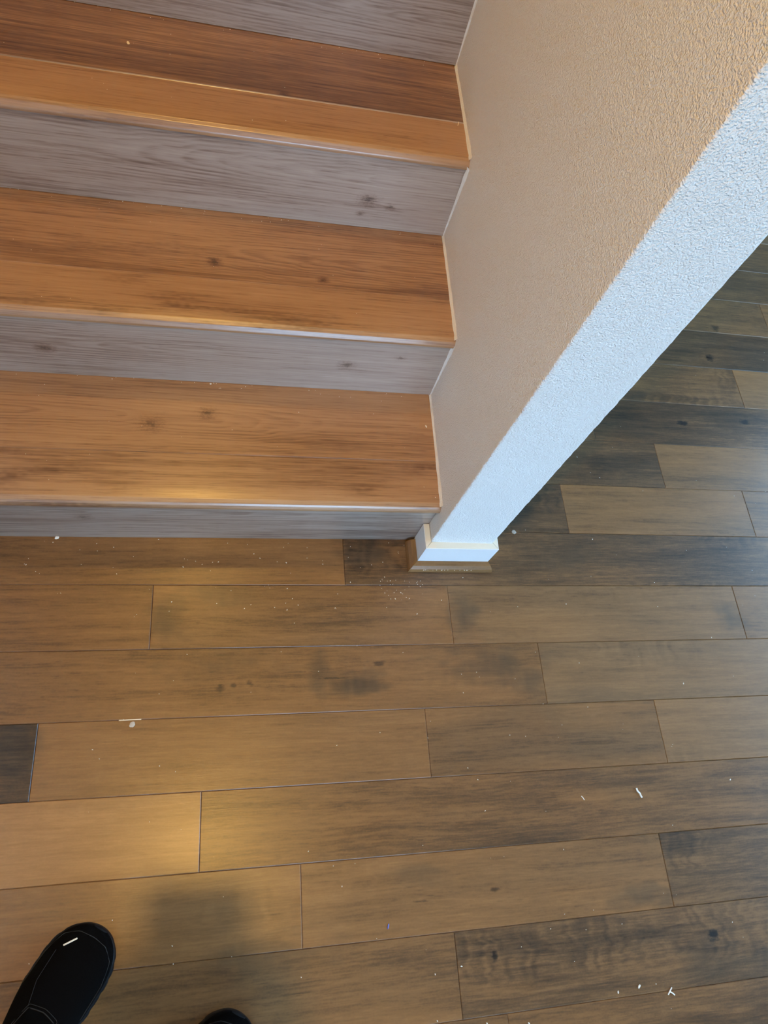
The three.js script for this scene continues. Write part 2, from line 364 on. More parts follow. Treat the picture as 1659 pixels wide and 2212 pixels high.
const treadV = (i, z) => z - RZ[i + 1], noseV = (i, z) => z - SZ[i], riserV = (i, y) => y - H1[i - 1];
// what the photograph shows in each board: cathedral centre (x, across), slope, depth; knots (x, across, radius, strength)
const oakSpec = {
  t1: { tone: 0.50, cath: [-0.62, 0.085, 0.055, 0.012], marks: [[-0.448, 0.072, 0.007, 0.75], [-0.55, 0.103, 0.009, 0.6]] },
  t2: { tone: 0.40, cath: [-0.10, 0.10, -0.05, 0.010], marks: [[-0.44, 0.128, 0.005, 0.9], [-0.241, 0.148, 0.004, 0.7]], blot: 0.4 },
  t3: { tone: 0.27, marks: [[-0.324, 0.166, 0.004, 0.7]], blot: 0.3 },
  n1: { tone: 0.52, blot: 0.9 }, n2: { tone: 0.56, blot: 0.8 }, n3: { tone: 0.6, blot: 0.4 },
  r1: { tone: 0.40, cath: [-0.62, 0.12, 0.05, 0.01], marks: [[-0.667, 0.095, 0.006, 0.5]] },
  r2: { tone: 0.55, cath: [-0.62, 0.10, -0.05, 0.012], marks: [[-0.731, 0.078, 0.006, 0.8], [-0.186, 0.085, 0.007, 0.75], [-0.086, 0.117, 0.004, 0.6]] },
  r3: { tone: 0.50, cath: [-0.30, 0.115, -0.06, 0.016], marks: [[-0.155, 0.069, 0.0075, 0.85], [-0.111, 0.057, 0.004, 0.7], [-0.166, 0.034, 0.003, 0.6]] },
  r4: { tone: 0.46, cath: [-0.18, 0.075, -0.055, 0.012] },
};
const oakSheets = [{ d: new Uint8Array(AT * AT * 4), y: 0 }, { d: new Uint8Array(AT * AT * 4), y: 0 }];
const oakAt = {};
{
  let seed = 900;
  for (const key of ['t1', 'n1', 'r1', 't2', 'n2', 'r2', 't3', 'n3', 'r3', 'r4']) {
    const H = O_H[key[0]]; let s = oakSheets.findIndex((q) => q.y + H <= AT); const q = oakSheets[s], sp = oakSpec[key];
    const o = { ...sp }; if (sp.cath) o.cath = [sp.cath[0] - U0, ...sp.cath.slice(1)]; if (sp.marks) o.marks = sp.marks.map((m) => [m[0] - U0, ...m.slice(1)]);
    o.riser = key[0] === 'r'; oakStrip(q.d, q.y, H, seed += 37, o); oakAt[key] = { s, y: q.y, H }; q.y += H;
  }
  const gb = grainBump.clone(); gb.repeat.set(2, 2); gb.needsUpdate = true;
  for (const q of oakSheets) q.mat = new THREE.MeshPhysicalMaterial({ map: dataTex(q.d, AT, AT, true), roughness: 0.34, ior: 1.6, bumpMap: gb, bumpScale: 0.00012, clearcoat: 1, clearcoatRoughness: 0.27 });
}
const oakUV = (key) => { const a = oakAt[key]; return (x, v) => [(x - U0) * OPM / AT, (a.y + 3 + v * OPM) / AT]; };
const oakMat = (key) => oakSheets[oakAt[key].s].mat;

/* ------------------------------------------------------------ staircase */
const stairs = thing('staircase', 'oak plank staircase with eased nosings rising beside the textured wall', 'staircase');
stairs.rotation.y = SYAW;
const wallX = (z) => (WYAW - SYAW) * z - WYAW * ZE - 0.0005;   // in the stairs' own axes
// profile (z, y) swept along x
function sweepX(profile, x0, x1, uvOf) {
  const P = [], U = [], idx = []; let len = 0; const L = [0];
  for (let k = 1; k < profile.length; k++) { len += Math.hypot(profile[k][0] - profile[k - 1][0], profile[k][1] - profile[k - 1][1]); L.push(len); }
  for (let k = 0; k < profile.length; k++) for (const x of [x0, x1]) { P.push(x, profile[k][1], profile[k][0]); U.push(...uvOf(x, L[k])); }
  for (let k = 0; k + 1 < profile.length; k++) { const a = 2 * k; idx.push(a, a + 2, a + 3, a, a + 3, a + 1); }
  // end caps
  const base = P.length / 3, n = profile.length, sh = profile.map((q) => new THREE.Vector2(q[0], q[1])), tri = THREE.ShapeUtils.triangulateShape(sh, []);
  for (const x of [x0, x1]) profile.forEach((q, k) => { P.push(x, q[1], q[0]); U.push(...uvOf(x, L[k])); });
  for (const [a, b, c] of tri) { idx.push(base + a, base + b, base + c, base + n + a, base + n + c, base + n + b); }
  const g = new THREE.BufferGeometry(); g.setAttribute('position', new THREE.Float32BufferAttribute(P, 3)); g.setAttribute('uv', new THREE.Float32BufferAttribute(U, 2)); g.setIndex(idx);
  return toCreasedNormals(g, 0.7);
}
{
  // rough timber carcass under the boards
  const n = 7, s = new THREE.Shape(); s.moveTo(RZ[1] - 0.014, 0.001);
  for (let i = 1; i <= n; i++) { s.lineTo(RZ[i] - 0.014, H1[i] - 0.0145); s.lineTo(RZ[i + 1] - 0.014, H1[i] - 0.0145); }
  s.lineTo(RZ[n + 1] - 0.014, 0.001); s.closePath();
  const g = new THREE.ExtrudeGeometry(s, { depth: -SXL - 0.004, bevelEnabled: false }); g.rotateY(-Math.PI / 2);   // shape x -> z, depth -> -x
  part('carcass', g, M.timber, stairs, 'rough timber under the boards');
  for (let i = 1; i <= n; i++) {
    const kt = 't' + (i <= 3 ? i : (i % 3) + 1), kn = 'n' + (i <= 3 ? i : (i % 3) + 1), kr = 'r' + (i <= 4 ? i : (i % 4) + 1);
    const h = H1[i], xe = wallX((RZ[i] + RZ[i + 1]) / 2);
    const tread = new THREE.Group(); tread.name = 'tread'; stairs.add(tread);
    const ut = oakUV(kt); part('tread_board', boardGeo(SXL, xe, RZ[i + 1] - 0.010, SZ[i] - 0.0002, h, 0.014, 0.0006, 0.0006, (x, z) => ut(x, treadV(i, z))), oakMat(kt), tread);
    // nosing board: flat top, rounded front, short lip
    const R = 0.0175, RH = 0.0165, t = 0.0195, zf = NZ[i], prof = [[SZ[i] + 0.0002, h - t], [SZ[i] + 0.0002, h - 0.0006], [SZ[i] + 0.0008, h]];
    for (let q = 0; q <= 4; q++) prof.push([mix(SZ[i] + 0.002, zf - RH - 0.004, q / 4), h]);
    for (let q = 0; q <= 12; q++) { const a = Math.PI / 2 * (q / 12); prof.push([zf - RH + Math.sin(a) * RH, h - R + Math.cos(a) * R]); }
    prof.push([zf, h - t + 0.001], [zf - 0.001, h - t]);
    const un = oakUV(kn); part('nosing_board', sweepX(prof, SXL, xe, (x, l) => un(x, Math.max(0, l - t))), oakMat(kn), tread);
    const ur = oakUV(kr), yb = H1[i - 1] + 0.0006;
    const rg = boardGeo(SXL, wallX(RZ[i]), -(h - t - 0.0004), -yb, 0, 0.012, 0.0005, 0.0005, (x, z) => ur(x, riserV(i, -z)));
    // lay the board up: its top face turns to the front
    rg.rotateX(Math.PI / 2); rg.translate(0, 0, RZ[i]);
    { const lean = Math.max(0, RZ[i] - NZ[i] + 0.0035), p = rg.attributes.position; for (let q = 0; q < p.count; q++) p.setZ(q, p.getZ(q) - lean * (p.getY(q) - yb) / (h - yb)); rg.computeVertexNormals(); }
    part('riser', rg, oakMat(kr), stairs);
  }
}

/* beads of painted filler where the treads and risers meet the wall */
{
  const bead = (name, a, b, dirA, dirB, s0, s1) => {   // triangular fillet from a to b, legs along dirA (off the wall) and dirB
    const n = 40, P = [], idx = [];
    for (let k = 0; k <= n; k++) {
      const t = k / n, p = a.clone().lerp(b, t), s = mix(s0, s1, t) * (1 + 0.35 * (fbm2(t * 14 + a.y * 50, a.z * 30) - 0.5)), w = s * 0.55;
      const q0 = p.clone().addScaledVector(dirA, -w), q1 = p.clone().addScaledVector(dirB, s), qm = p.clone().addScaledVector(dirA, -w * 0.36).addScaledVector(dirB, s * 0.36), q2 = p.clone().addScaledVector(dirA, 0.002).addScaledVector(dirB, s * 1.05);
      for (const q of [q0, qm, q1, q2]) P.push(q.x, q.y, q.z);
    }
    for (let k = 0; k < n; k++) for (let m = 0; m < 3; m++) { const c = k * 4 + m; idx.push(c, c + 1, c + 5, c, c + 5, c + 4); }
    const g = new THREE.BufferGeometry(); g.setAttribute('position', new THREE.Float32BufferAttribute(P, 3)); g.setIndex(idx); g.computeVertexNormals();
    const m2 = metreUV(g); part(name, toCreasedNormals(m2, 1.2), M.caulk, partition, 'smeared filler along the step');
  };
  const X = new THREE.Vector3(1, 0, 0), Y = new THREE.Vector3(0, 1, 0), Zv = new THREE.Vector3(0, 0, 1);
  for (let i = 1; i <= 4; i++) {
    const L = (y, z) => new THREE.Vector3(0.0002, y, (z - ZE));
    bead('filler_bead', L(H1[i] - 0.0005, RZ[i + 1]), L(H1[i] - 0.0005, NZ[i] - 0.004), X, Y, 0.006, 0.008);
    if (i > 1) bead('filler_bead', L(H1[i - 1], RZ[i] - 0.0003), L(H1[i] - 0.012, RZ[i] - 0.0003), X, Zv, 0.003, 0.008);
  }
}

/* ------------------------------------------------------------ skirting at the wall end */
{
  const hb = 0.0867, zb = 0.0095, xb = -0.0127, xr = 0.1449, ez = 0.0012;
  // a mitred board: outline in plan, raised with an eased top edge; the top is raw wood
  const prism = (pts, y0, y1) => { const s = new THREE.Shape(pts.map((p) => new THREE.Vector2(p[0], -p[1]))); const g = new THREE.ExtrudeGeometry(s, { depth: y1 - y0, bevelEnabled: false }); g.rotateX(-Math.PI / 2); g.translate(0, y0, 0); return g; };
  const mk = (name, pts, inset, label) => {
    const g = new THREE.Group(); g.name = name; used[name] = 0; scene.add(g); tag(g, label, 'baseboard', null, 'structure');
    part('board', prism(pts, 0.0005, hb - 0.0012), M.trimWhite, g);
    part('raw_top', prism(inset, hb - 0.0012, hb), M.rawWood, g, 'unpainted cream wood top edge');
    return g;
  };
  const zi = ZE + 0.0005;
  mk('baseboard_front', [[xb, zb], [0, zi], [T + 0.0005, zi], [xr, zb]], [[xb + ez * 1.6, zb - ez], [0, zi], [T + 0.0005, zi], [xr - ez * 1.6, zb - ez]], 'short white baseboard across the narrow end of the wall');
  mk('baseboard_left', [[xb, RZ[1] + 0.001], [-0.0008, RZ[1] + 0.001], [-0.0008, zi], [xb, zb - 0.0002]], [[xb + ez, RZ[1] + 0.001], [-0.0008, RZ[1] + 0.001], [-0.0008, zi], [xb + ez, zb - ez * 1.5]], 'stub of white baseboard between the wall end and the first riser');
  const rx = (z) => T + 0.0006 - WYAW * -1 * (z - ZE) * -1;
  mk('baseboard_right', [[T + 0.0012, zi - 0.0004], [xr, zb - 0.0002], [xr - WYAW * 2.5, ZF + 0.02], [T + 0.001 - WYAW * 2.5, ZF + 0.02]], [[T + 0.0012, zi - 0.0004], [xr - ez, zb - ez * 1.5], [xr - ez - WYAW * 2.5, ZF + 0.02], [T + 0.001 - WYAW * 2.5, ZF + 0.02]], 'long white baseboard along the far side of the partition wall');

  // quarter-round shoe moulding, brown like the floor
  const R = 0.0185, lightBoard = boards.find((b) => b.k === 1 && b.xa > 0 && b.xa < 0.1), shoeUV = (x, l) => [x * FPM / AT + 0.2, ((lightBoard.strip % FROWS) * FH + 40 + l * FPM) / AT];
  const quarter = (len, cutA, cutB) => {   // along +x from 0 to len, back at z=0, nose to +z; cuts: metres of x per metre of z at the ends
    const n = 10, P = [], U = [], idx = []; const prof = [[0, 0], [0, R]];
    for (let k = 1; k < n; k++) { const a = Math.PI / 2 * k / n; prof.push([Math.sin(a) * R, Math.cos(a) * R]); } prof.push([R, 0.0]);
    let l = 0; prof.forEach((q, k) => { if (k) l += Math.hypot(q[0] - prof[k - 1][0], q[1] - prof[k - 1][1]); const xa = -cutA * q[0], xc = len + cutB * q[0]; P.push(xa, q[1], q[0], xc, q[1], q[0]); U.push(...shoeUV(xa, l), ...shoeUV(xc, l)); });
    for (let k = 0; k + 1 < prof.length; k++) { const a = 2 * k; idx.push(a, a + 2, a + 3, a, a + 3, a + 1); }
    const m = prof.length; for (let k = 1; k + 1 < m; k++) { idx.push(0, 2 * k + 2, 2 * k, 1, 2 * k + 1, 2 * k + 3); }
    const g = new THREE.BufferGeometry(); g.setAttribute('position', new THREE.Float32BufferAttribute(P, 3)); g.setAttribute('uv', new THREE.Float32BufferAttribute(U, 2)); g.setIndex(idx);
    return toCreasedNormals(g, 0.6);
  };
  const shoeMat = sheets[Math.floor(lightBoard.strip / FROWS)].mat;
  const g1 = quarter(xr - xb, 1, 0.62); g1.translate(xb, 0.0006, zb + 0.0003);
  structure('trim_1', g1, shoeMat, 'brown quarter-round shoe moulding across the wall end baseboard', 'moulding');
  const g2 = quarter(zb + 0.040, 0, 1); g2.rotateY(-Math.PI / 2); g2.translate(xb - 0.0003, 0.0006, -0.040);
  structure('trim_2', g2, shoeMat, 'short brown quarter-round shoe moulding beside the first riser', 'moulding');
}

/* ------------------------------------------------------------ recessed ceiling lamp above the photographer */
{
  for (const [LX, LZ, power, label] of [[-0.46, 0.50, 4.9, 'round recessed warm ceiling downlight above the foot of the stairs'], [-0.52, -0.80, 2.0, 'round recessed warm ceiling downlight above the upper steps']]) {
    const lamp = thing('ceiling_light', label, 'lamp', 'recessed ceiling lights');
    lamp.position.set(LX, CEIL, LZ);
    const ring = new THREE.LatheGeometry([[0.062, 0], [0.064, -0.006], [0.085, -0.004], [0.088, 0]].map((p) => new THREE.Vector2(...p)), 40);
    part('trim_ring', ring, M.trimWhite, lamp);
    const disc = new THREE.CylinderGeometry(0.062, 0.062, 0.004, 40); disc.translate(0, -0.003, 0);
    part('diffuser', disc, new THREE.MeshStandardMaterial({ color: 0xffffff, emissive: new THREE.Color().setRGB(1, 0.58, 0.135), emissiveIntensity: 4 }), lamp);
    const s = new THREE.SpotLight(new THREE.Color().setRGB(1, 0.58, 0.135), power, 0, 1.25, 0.9, 2);
    s.position.set(0, -0.08, 0); s.target.position.set(0, -2, 0); s.castShadow = true; s.shadow.radius = 1.3; lamp.add(s, s.target);
  }
}

/* ------------------------------------------------------------ the photographer: only the black shoes are in the picture */
const FYAW = -0.4901, BODY = new THREE.Vector3(-0.577, 0, 0.873);
const person = thing('person', 'person in black slip-on shoes and black trousers standing at the foot of the stairs', 'person');
person.position.copy(BODY); person.rotation.y = FYAW; person.updateMatrixWorld(true);
const P3 = (x, y, z) => new THREE.Vector3(x, y, z);
const fabric = (r, g, b, bump) => {
  const N = 256, d = new Uint8Array(N * N * 4);
  for (let j = 0; j < N; j++) for (let i = 0; i < N; i++) { const o = (j * N + i) * 4, s = 90 + 110 * vn(i / 2, j / 2) + 50 * vn(i / 7, j / 9); d[o] = d[o + 1] = d[o + 2] = clamp(s, 0, 255); d[o + 3] = 255; }
  const t = dataTex(d, N, N, false); t.repeat.set(10, 10);
  return new THREE.MeshPhysicalMaterial({ color: new THREE.Color().setRGB(r, g, b), roughness: 0.95, bumpMap: t, bumpScale: bump, specularIntensity: 0.08 });
};
const PM = {
  suede: fabric(0.0026, 0.0024, 0.0024, 0.0003), gore: fabric(0.002, 0.002, 0.002, 0.0004),
  sole: new THREE.MeshPhysicalMaterial({ color: new THREE.Color().setRGB(0.006, 0.006, 0.007), roughness: 0.6, specularIntensity: 0.35 }),
  thread: new THREE.MeshStandardMaterial({ color: new THREE.Color().setRGB(0.018, 0.018, 0.019), roughness: 0.9 }),
  trousers: fabric(0.006, 0.006, 0.0065, 0.0003), jacket: fabric(0.02, 0.021, 0.026, 0.0004),
  skin: new THREE.MeshStandardMaterial({ color: new THREE.Color().setRGB(0.50, 0.30, 0.21), roughness: 0.55 }),
  hair: new THREE.MeshStandardMaterial({ color: new THREE.Color().setRGB(0.03, 0.02, 0.015), roughness: 0.6 }),
  eye: new THREE.MeshStandardMaterial({ color: 0x241a14, roughness: 0.15 }),
};
/* shoe: toe to -z, origin under the toe tip on the floor; 0.295 m long */
const SH = { L: 0.295 }; let leftShoe = null;
// half widths of the sole on the outer (negative x for a left shoe) and inner side, by distance from the toe tip
function hw(s, side) {
  const L = SH.L, toe = Math.sqrt(clamp(1 - Math.pow(1 - clamp(s / 0.070, 0, 1), 2.3), 0, 1));
  const heel = Math.sqrt(clamp(1 - Math.pow(clamp((s - (L - 0.045)) / 0.045, 0, 1), 2), 0, 1));
  const ball = side < 0 ? 0.0575 : 0.0530, waist = side < 0 ? 0.043 : 0.035, hl = 0.036;
  let w = s < 0.10 ? ball : s < 0.18 ? mix(ball, waist, sstep(0.10, 0.18, s)) : mix(waist, hl, sstep(0.18, 0.25, s));
  return w * toe * heel;
}
function shoeTop(s) { // height of the upper's ridge above the floor
  return s < 0.06 ? mix(0.040, 0.062, Math.sqrt(s / 0.06)) : s < 0.16 ? mix(0.062, 0.106, sstep(0.05, 0.17, s)) : 0.106 + 0.012 * sstep(0.16, 0.28, s);
}
function upperPoint(s, a, lift = 0) { // a: -1 outer .. 1 inner across the vamp
  const side = a < 0 ? -1 : 1, w = hw(s, side) * 0.93 + 0.0004, k = Math.abs(a) * Math.PI / 2, e = 0.62;
  const x = side * w * Math.pow(Math.sin(k), 0.80), top = shoeTop(s), y0 = 0.024, y = y0 + (top - y0) * Math.pow(Math.max(Math.cos(k), 0), e);
  const n = P3(x / w * 0.9, 1 - Math.abs(a) * 0.8, s < 0.04 ? -0.6 : -0.2).normalize();
  return P3(x, y, s).addScaledVector(n, lift);
}
function grid(nu, nv, f) {
  const P = [], U = [], idx = [];
  for (let j = 0; j <= nv; j++) for (let i = 0; i <= nu; i++) { const p = f(i / nu, j / nv); P.push(p.x, p.y, p.z); U.push(p.x, p.z + p.y); }
  for (let j = 0; j < nv; j++) for (let i = 0; i < nu; i++) { const a = j * (nu + 1) + i; idx.push(a, a + nu + 1, a + nu + 2, a, a + nu + 2, a + 1); }
  const g = new THREE.BufferGeometry(); g.setAttribute('position', new THREE.Float32BufferAttribute(P, 3)); g.setAttribute('uv', new THREE.Float32BufferAttribute(U, 2)); g.setIndex(idx); g.computeVertexNormals(); return g;
}
function makeShoe(mirror) {
  const shoe = new THREE.Group(); shoe.name = 'shoe';
  shoe.userData.label = 'black suede slip-on shoe with elastic gore';
  const m = mirror ? -1 : 1, G = (g) => { if (mirror) { g.scale(-1, 1, 1); const ix = g.index; if (ix) for (let i = 0; i < ix.count; i += 3) { const t = ix.getX(i); ix.setX(i, ix.getX(i + 2)); ix.setX(i + 2, t); } g.computeVertexNormals(); } return g; };
  const L = SH.L;
  // upper
  part('upper', G(grid(40, 60, (u, v) => { const s = 0.0015 + (L - 0.004) * Math.pow(v, 1.4); return upperPoint(s, u * 2 - 1); })), PM.suede, shoe);
  // sole: welt with lug notches along the rim
  {
    const N = 220, rings = [[0.0, 0.965], [0.004, 1.0], [0.018, 1.0], [0.0215, 0.985], [0.024, 0.93], [0.0235, 0.5]], P = [], idx = [];
    const out = (t) => { const k = t * 2, side = k < 1 ? -1 : 1, q = k < 1 ? k : 2 - k; const s = L * (1 - Math.cos(q * Math.PI)) / 2; return [side * hw(s, side), s]; };
    rings.forEach(([y, f]) => { for (let i = 0; i < N; i++) { const [x, s] = out(i / N); const lug = y < 0.02 ? 1 + 0.022 * (sstep(0.3, 0.5, Math.abs(((s / 0.021) % 1) - 0.5) * 2) - 1) : 1; P.push(x * f * lug, y, L / 2 + (s - L / 2) * (f > 0.9 ? mix(1, f, 0.5) : f)); } });
    for (let r2 = 0; r2 + 1 < rings.length; r2++) for (let i = 0; i < N; i++) { const a = r2 * N + i, b = r2 * N + (i + 1) % N; idx.push(a, b, b + N, a, b + N, a + N); }
    const c = P.length / 3; P.push(0, 0, L / 2); for (let i = 0; i < N; i++) idx.push(c, (i + 1) % N, i);
    const g = new THREE.BufferGeometry(); g.setAttribute('position', new THREE.Float32BufferAttribute(P, 3)); g.setIndex(idx); g.computeVertexNormals();
    part('sole', G(g), PM.sole, shoe, 'black lugged rubber sole');
  }
  const line = (pts, r, name, label) => {
    const c = new THREE.CatmullRomCurve3(pts.map(([s, a]) => { const p = upperPoint(s, a, 0.0006); p.x *= m; return p; }), false, 'catmullrom', 0.1);
    part(name, new THREE.TubeGeometry(c, 60, r, 5), PM.thread, shoe, label);
  };
  // rand seam round the toe, seam of the vamp, gore panel with double stitching
  line([[0.105, -0.80], [0.06, -0.78], [0.03, -0.72], [0.016, -0.40], [0.013, 0], [0.016, 0.40], [0.03, 0.72], [0.06, 0.78], [0.105, 0.80]], 0.0006, 'toe_seam');
  const gore = [[0.185, -0.50], [0.150, -0.36], [0.118, -0.22], [0.113, 0.0], [0.118, 0.24], [0.150, 0.30], [0.190, 0.34]];
  part('gore_panel', G(grid(12, 20, (u, v) => upperPoint(mix(0.117, 0.21, v), mix(mix(-0.20, -0.52, v), mix(0.22, 0.35, v), u), 0.0012))), PM.gore, shoe, 'black elastic gore');
  line(gore, 0.0008, 'stitching', 'grey stitching round the gore'); line(gore.map(([s, a]) => [s - 0.004, a * 1.08]), 0.0005, 'stitching', 'grey stitching round the gore');
  line([[0.05, -0.46], [0.09, -0.40], [0.116, -0.24]], 0.0004, 'stitching');
  return shoe;
}
{
  const l = makeShoe(false); l.position.set(-0.122, 0.0006, -0.2095); l.rotation.y = -0.09; person.add(l); leftShoe = l;
  const r = makeShoe(true); r.position.set(0.127, 0.0006, -0.190); person.add(r);
}
/* body fields */
const sd = (p, b) => { // tapered capsule, b: a, c, ra, rb
  const bx = b[1].x - b[0].x, by = b[1].y - b[0].y, bz = b[1].z - b[0].z, px = p.x - b[0].x, py = p.y - b[0].y, pz = p.z - b[0].z;
  const t = clamp((px * bx + py * by + pz * bz) / (bx * bx + by * by + bz * bz), 0, 1);
  return Math.hypot(px - bx * t, py - by * t, pz - bz * t) - mix(b[2], b[3], t);
};
const smin = (a, b, k) => { const h = clamp(0.5 + 0.5 * (b - a) / k, 0, 1); return mix(b, a, h) - k * h * (1 - h); };
function field(bones, k, inflate = 0) { return (p) => { let d = 9; for (const b of bones) { const e = sd(p, b); d = d > 8 ? e : (e - d > k * 3 ? d : smin(d, e, k)); } return d - inflate; }; }
function polygonise(f, c, half, res) {
  const mc = new MarchingCubes(res, PM.skin, false, false, 200000); mc.isolation = 0; mc.reset();
  const h = res / 2, p = P3(0, 0, 0);
  for (let z = 0; z < res; z++) for (let y = 0; y < res; y++) for (let x = 0; x < res; x++) { p.set(c.x + (x - h) / h * half, c.y + (y - h) / h * half, c.z + (z - h) / h * half); mc.field[z * res * res + y * res + x] = -f(p); }
  mc.update();
  const n = mc.count ?? mc.geometry.drawRange.count, g = new THREE.BufferGeometry();
  g.setAttribute('position', new THREE.BufferAttribute(mc.positionArray.slice(0, n * 3), 3));
  g.scale(half, half, half); g.translate(c.x, c.y, c.z);
  let m = mergeVertices(g, 1e-5); m.computeVertexNormals(); return m;
}
{
  // camera frame -> body frame, for the phone and the hands
  const inv = person.matrixWorld.clone().invert();
  const camM = new THREE.Matrix4().makeBasis(camRight, camUp, camBack).setPosition(CAM);
  const toBody = inv.clone().multiply(camM), PC = P3(-0.025, -0.055, 0.008);
  const hp = (x, y, z) => P3(x + PC.x, y + PC.y, z + PC.z).applyMatrix4(toBody);
  const legs = [], torso = [], arms = [], hands = [[], []], sleeves = [];
  for (const s of [-1, 1]) {
    legs.push([P3(s * 0.092, 0.90, 0.03), P3(s * 0.112, 0.49, 0.0), 0.088, 0.058], [P3(s * 0.112, 0.49, 0.0), P3(s * 0.127, 0.10, 0.035), 0.056, 0.040], [P3(s * 0.112, 0.40, 0.02), P3(s * 0.12, 0.28, 0.03), 0.055, 0.046]);
    const wr = hp(s * 0.072, -0.115, 0.004), el = P3(s * 0.185, 1.09, -0.02), sh = P3(s * 0.165, 1.385, 0.04);
    arms.push([sh, el, 0.05, 0.042], [el, wr, 0.042, 0.027]);
    sleeves.push([sh, el, 0.052, 0.045], [el, el.clone().lerp(wr, 0.9), 0.045, 0.034], [P3(s * 0.10, 1.37, 0.04), sh, 0.058, 0.052]);
    const H = hands[s < 0 ? 0 : 1];
    H.push([el.clone().lerp(wr, 0.8), wr, 0.029, 0.026], [wr, hp(s * 0.058, -0.05, -0.010), 0.026, 0.022], [hp(s * 0.066, -0.055, -0.002), hp(s * 0.05, -0.005, -0.014), 0.018, 0.016]);
    const ys = [0.004, -0.015, -0.034, -0.052], ln = [0.92, 1.0, 0.95, 0.78];
    ys.forEach((y, k) => { const l = ln[k], r = k === 3 ? 0.0075 : 0.0085; H.push([hp(s * 0.052, y, -0.013), hp(s * 0.034, y + 0.004, -0.019), r + 0.0015, r], [hp(s * 0.034, y + 0.004, -0.019), hp(s * (0.034 - 0.026 * l), y + 0.006, -0.0165), r, r - 0.0006], [hp(s * (0.034 - 0.026 * l), y + 0.006, -0.0165), hp(s * (0.034 - 0.046 * l), y + 0.006, -0.0145), r - 0.0006, r - 0.0014]); });
    H.push([hp(s * 0.066, -0.07, 0.004), hp(s * 0.054, -0.045, 0.015), 0.0135, 0.011], [hp(s * 0.054, -0.045, 0.015), hp(s * 0.034, -0.02, 0.0155), 0.0105, 0.009], [hp(s * 0.034, -0.02, 0.0155), hp(s * 0.020, -0.002, 0.0135), 0.009, 0.0078]);
  }
  torso.push([P3(-0.055, 0.95, 0.03), P3(0.055, 0.95, 0.03), 0.095, 0.095], [P3(0, 1.0, 0.02), P3(0, 1.2, 0.03), 0.11, 0.115], [P3(-0.06, 1.26, 0.04), P3(0.06, 1.26, 0.04), 0.10, 0.10], [P3(-0.12, 1.38, 0.045), P3(0.12, 1.38, 0.045), 0.066, 0.066], [P3(0, 1.40, 0.045), P3(0, 1.50, 0.01), 0.058, 0.054]);
  const tilt = 0.55, hc = P3(0, 1.600, -0.035), hd = (x, y, z) => P3(x, y * Math.cos(tilt) + z * Math.sin(tilt) * 1, -y * Math.sin(tilt) + z * Math.cos(tilt)).add(hc);   // head bowed forward
  const head = [[hd(0, 0.035, 0.012), hd(0, 0.03, -0.02), 0.083, 0.076], [hd(-0.018, -0.045, -0.035), hd(0.018, -0.045, -0.035), 0.05, 0.05], [hd(0, -0.085, -0.055), hd(0, -0.07, -0.05), 0.028, 0.03], [hd(0, 0.012, -0.096), hd(0, -0.026, -0.113), 0.009, 0.013], [hd(-0.016, -0.055, -0.088), hd(0.016, -0.055, -0.088), 0.007, 0.007], [hd(-0.03, 0.034, -0.088), hd(0.03, 0.034, -0.088), 0.011, 0.011], [P3(0, 1.47, 0.03), hd(0, -0.04, 0.03), 0.056, 0.058]];
  for (const s of [-1, 1]) head.push([hd(s * 0.081, 0.012, 0.005), hd(s * 0.084, -0.02, -0.004), 0.012, 0.009]);
  const feet = [-1, 1].map((s) => [P3(s * 0.127, 0.10, 0.035), P3(s * 0.127, 0.065, -0.02), 0.036, 0.03]);
  const bodyGeo = [polygonise(field([...legs, ...torso, ...arms, ...feet], 0.035), P3(0, 0.78, -0.05), 0.86, 112), polygonise(field(head, 0.02), P3(0, 1.59, -0.045), 0.17, 76), ...[0, 1].map((q) => polygonise(field(hands[q], 0.006), hp((q ? 1 : -1) * 0.045, -0.06, 0), 0.105, 70))];
  part('body', mergeGeometries(bodyGeo), PM.skin, person);
  const tr = field([...legs, torso[0]], 0.05, 0.016), jk = field([...torso.slice(0, 4), ...sleeves], 0.03, 0.011);
  part('trousers', polygonise((p) => Math.max(tr(p), p.y - 1.04, 0.088 - p.y), P3(0, 0.56, 0.02), 0.60, 90), PM.trousers, person, 'black trousers');
  part('jacket', polygonise((p) => Math.max(jk(p), 0.93 - p.y), P3(0, 1.22, -0.1), 0.45, 90), PM.jacket, person, 'dark jacket');
  // hair: a cap over the skull
  const cap = new THREE.SphereGeometry(0.096, 32, 20, 0, Math.PI * 2, 0, Math.PI * 0.56); cap.scale(0.93, 1.0, 1.12);
  const q = new THREE.Quaternion().setFromEuler(new THREE.Euler(-tilt + 0.62, 0, 0)); cap.applyQuaternion(q); const hq = hd(0, 0.036, 0.004); cap.translate(hq.x, hq.y, hq.z);
  part('hair', cap, PM.hair, person, 'short dark hair');
  for (const s of [-1, 1]) { const e = new THREE.SphereGeometry(0.0105, 16, 10), c = hd(s * 0.032, 0.012, -0.084); e.translate(c.x, c.y, c.z); part('eye', e, PM.eye, person); }

  const phone = thing('phone', 'black smartphone held flat in both hands', 'phone');
  phone.position.copy(CAM); phone.quaternion.copy(camera.quaternion);
  const b = new RoundedBoxGeometry(0.074, 0.150, 0.0078, 3, 0.0035); b.translate(PC.x, PC.y, PC.z + 0.0005);
  part('phone_body', b, new THREE.MeshStandardMaterial({ color: 0x111214, roughness: 0.4 }), phone);
  const sc = box(PC.x - 0.034, PC.x + 0.034, PC.y - 0.072, PC.y + 0.072, PC.z + 0.0044, PC.z + 0.0048);
  part('screen', sc, new THREE.MeshStandardMaterial({ color: 0x08090b, roughness: 0.1 }), phone);
}

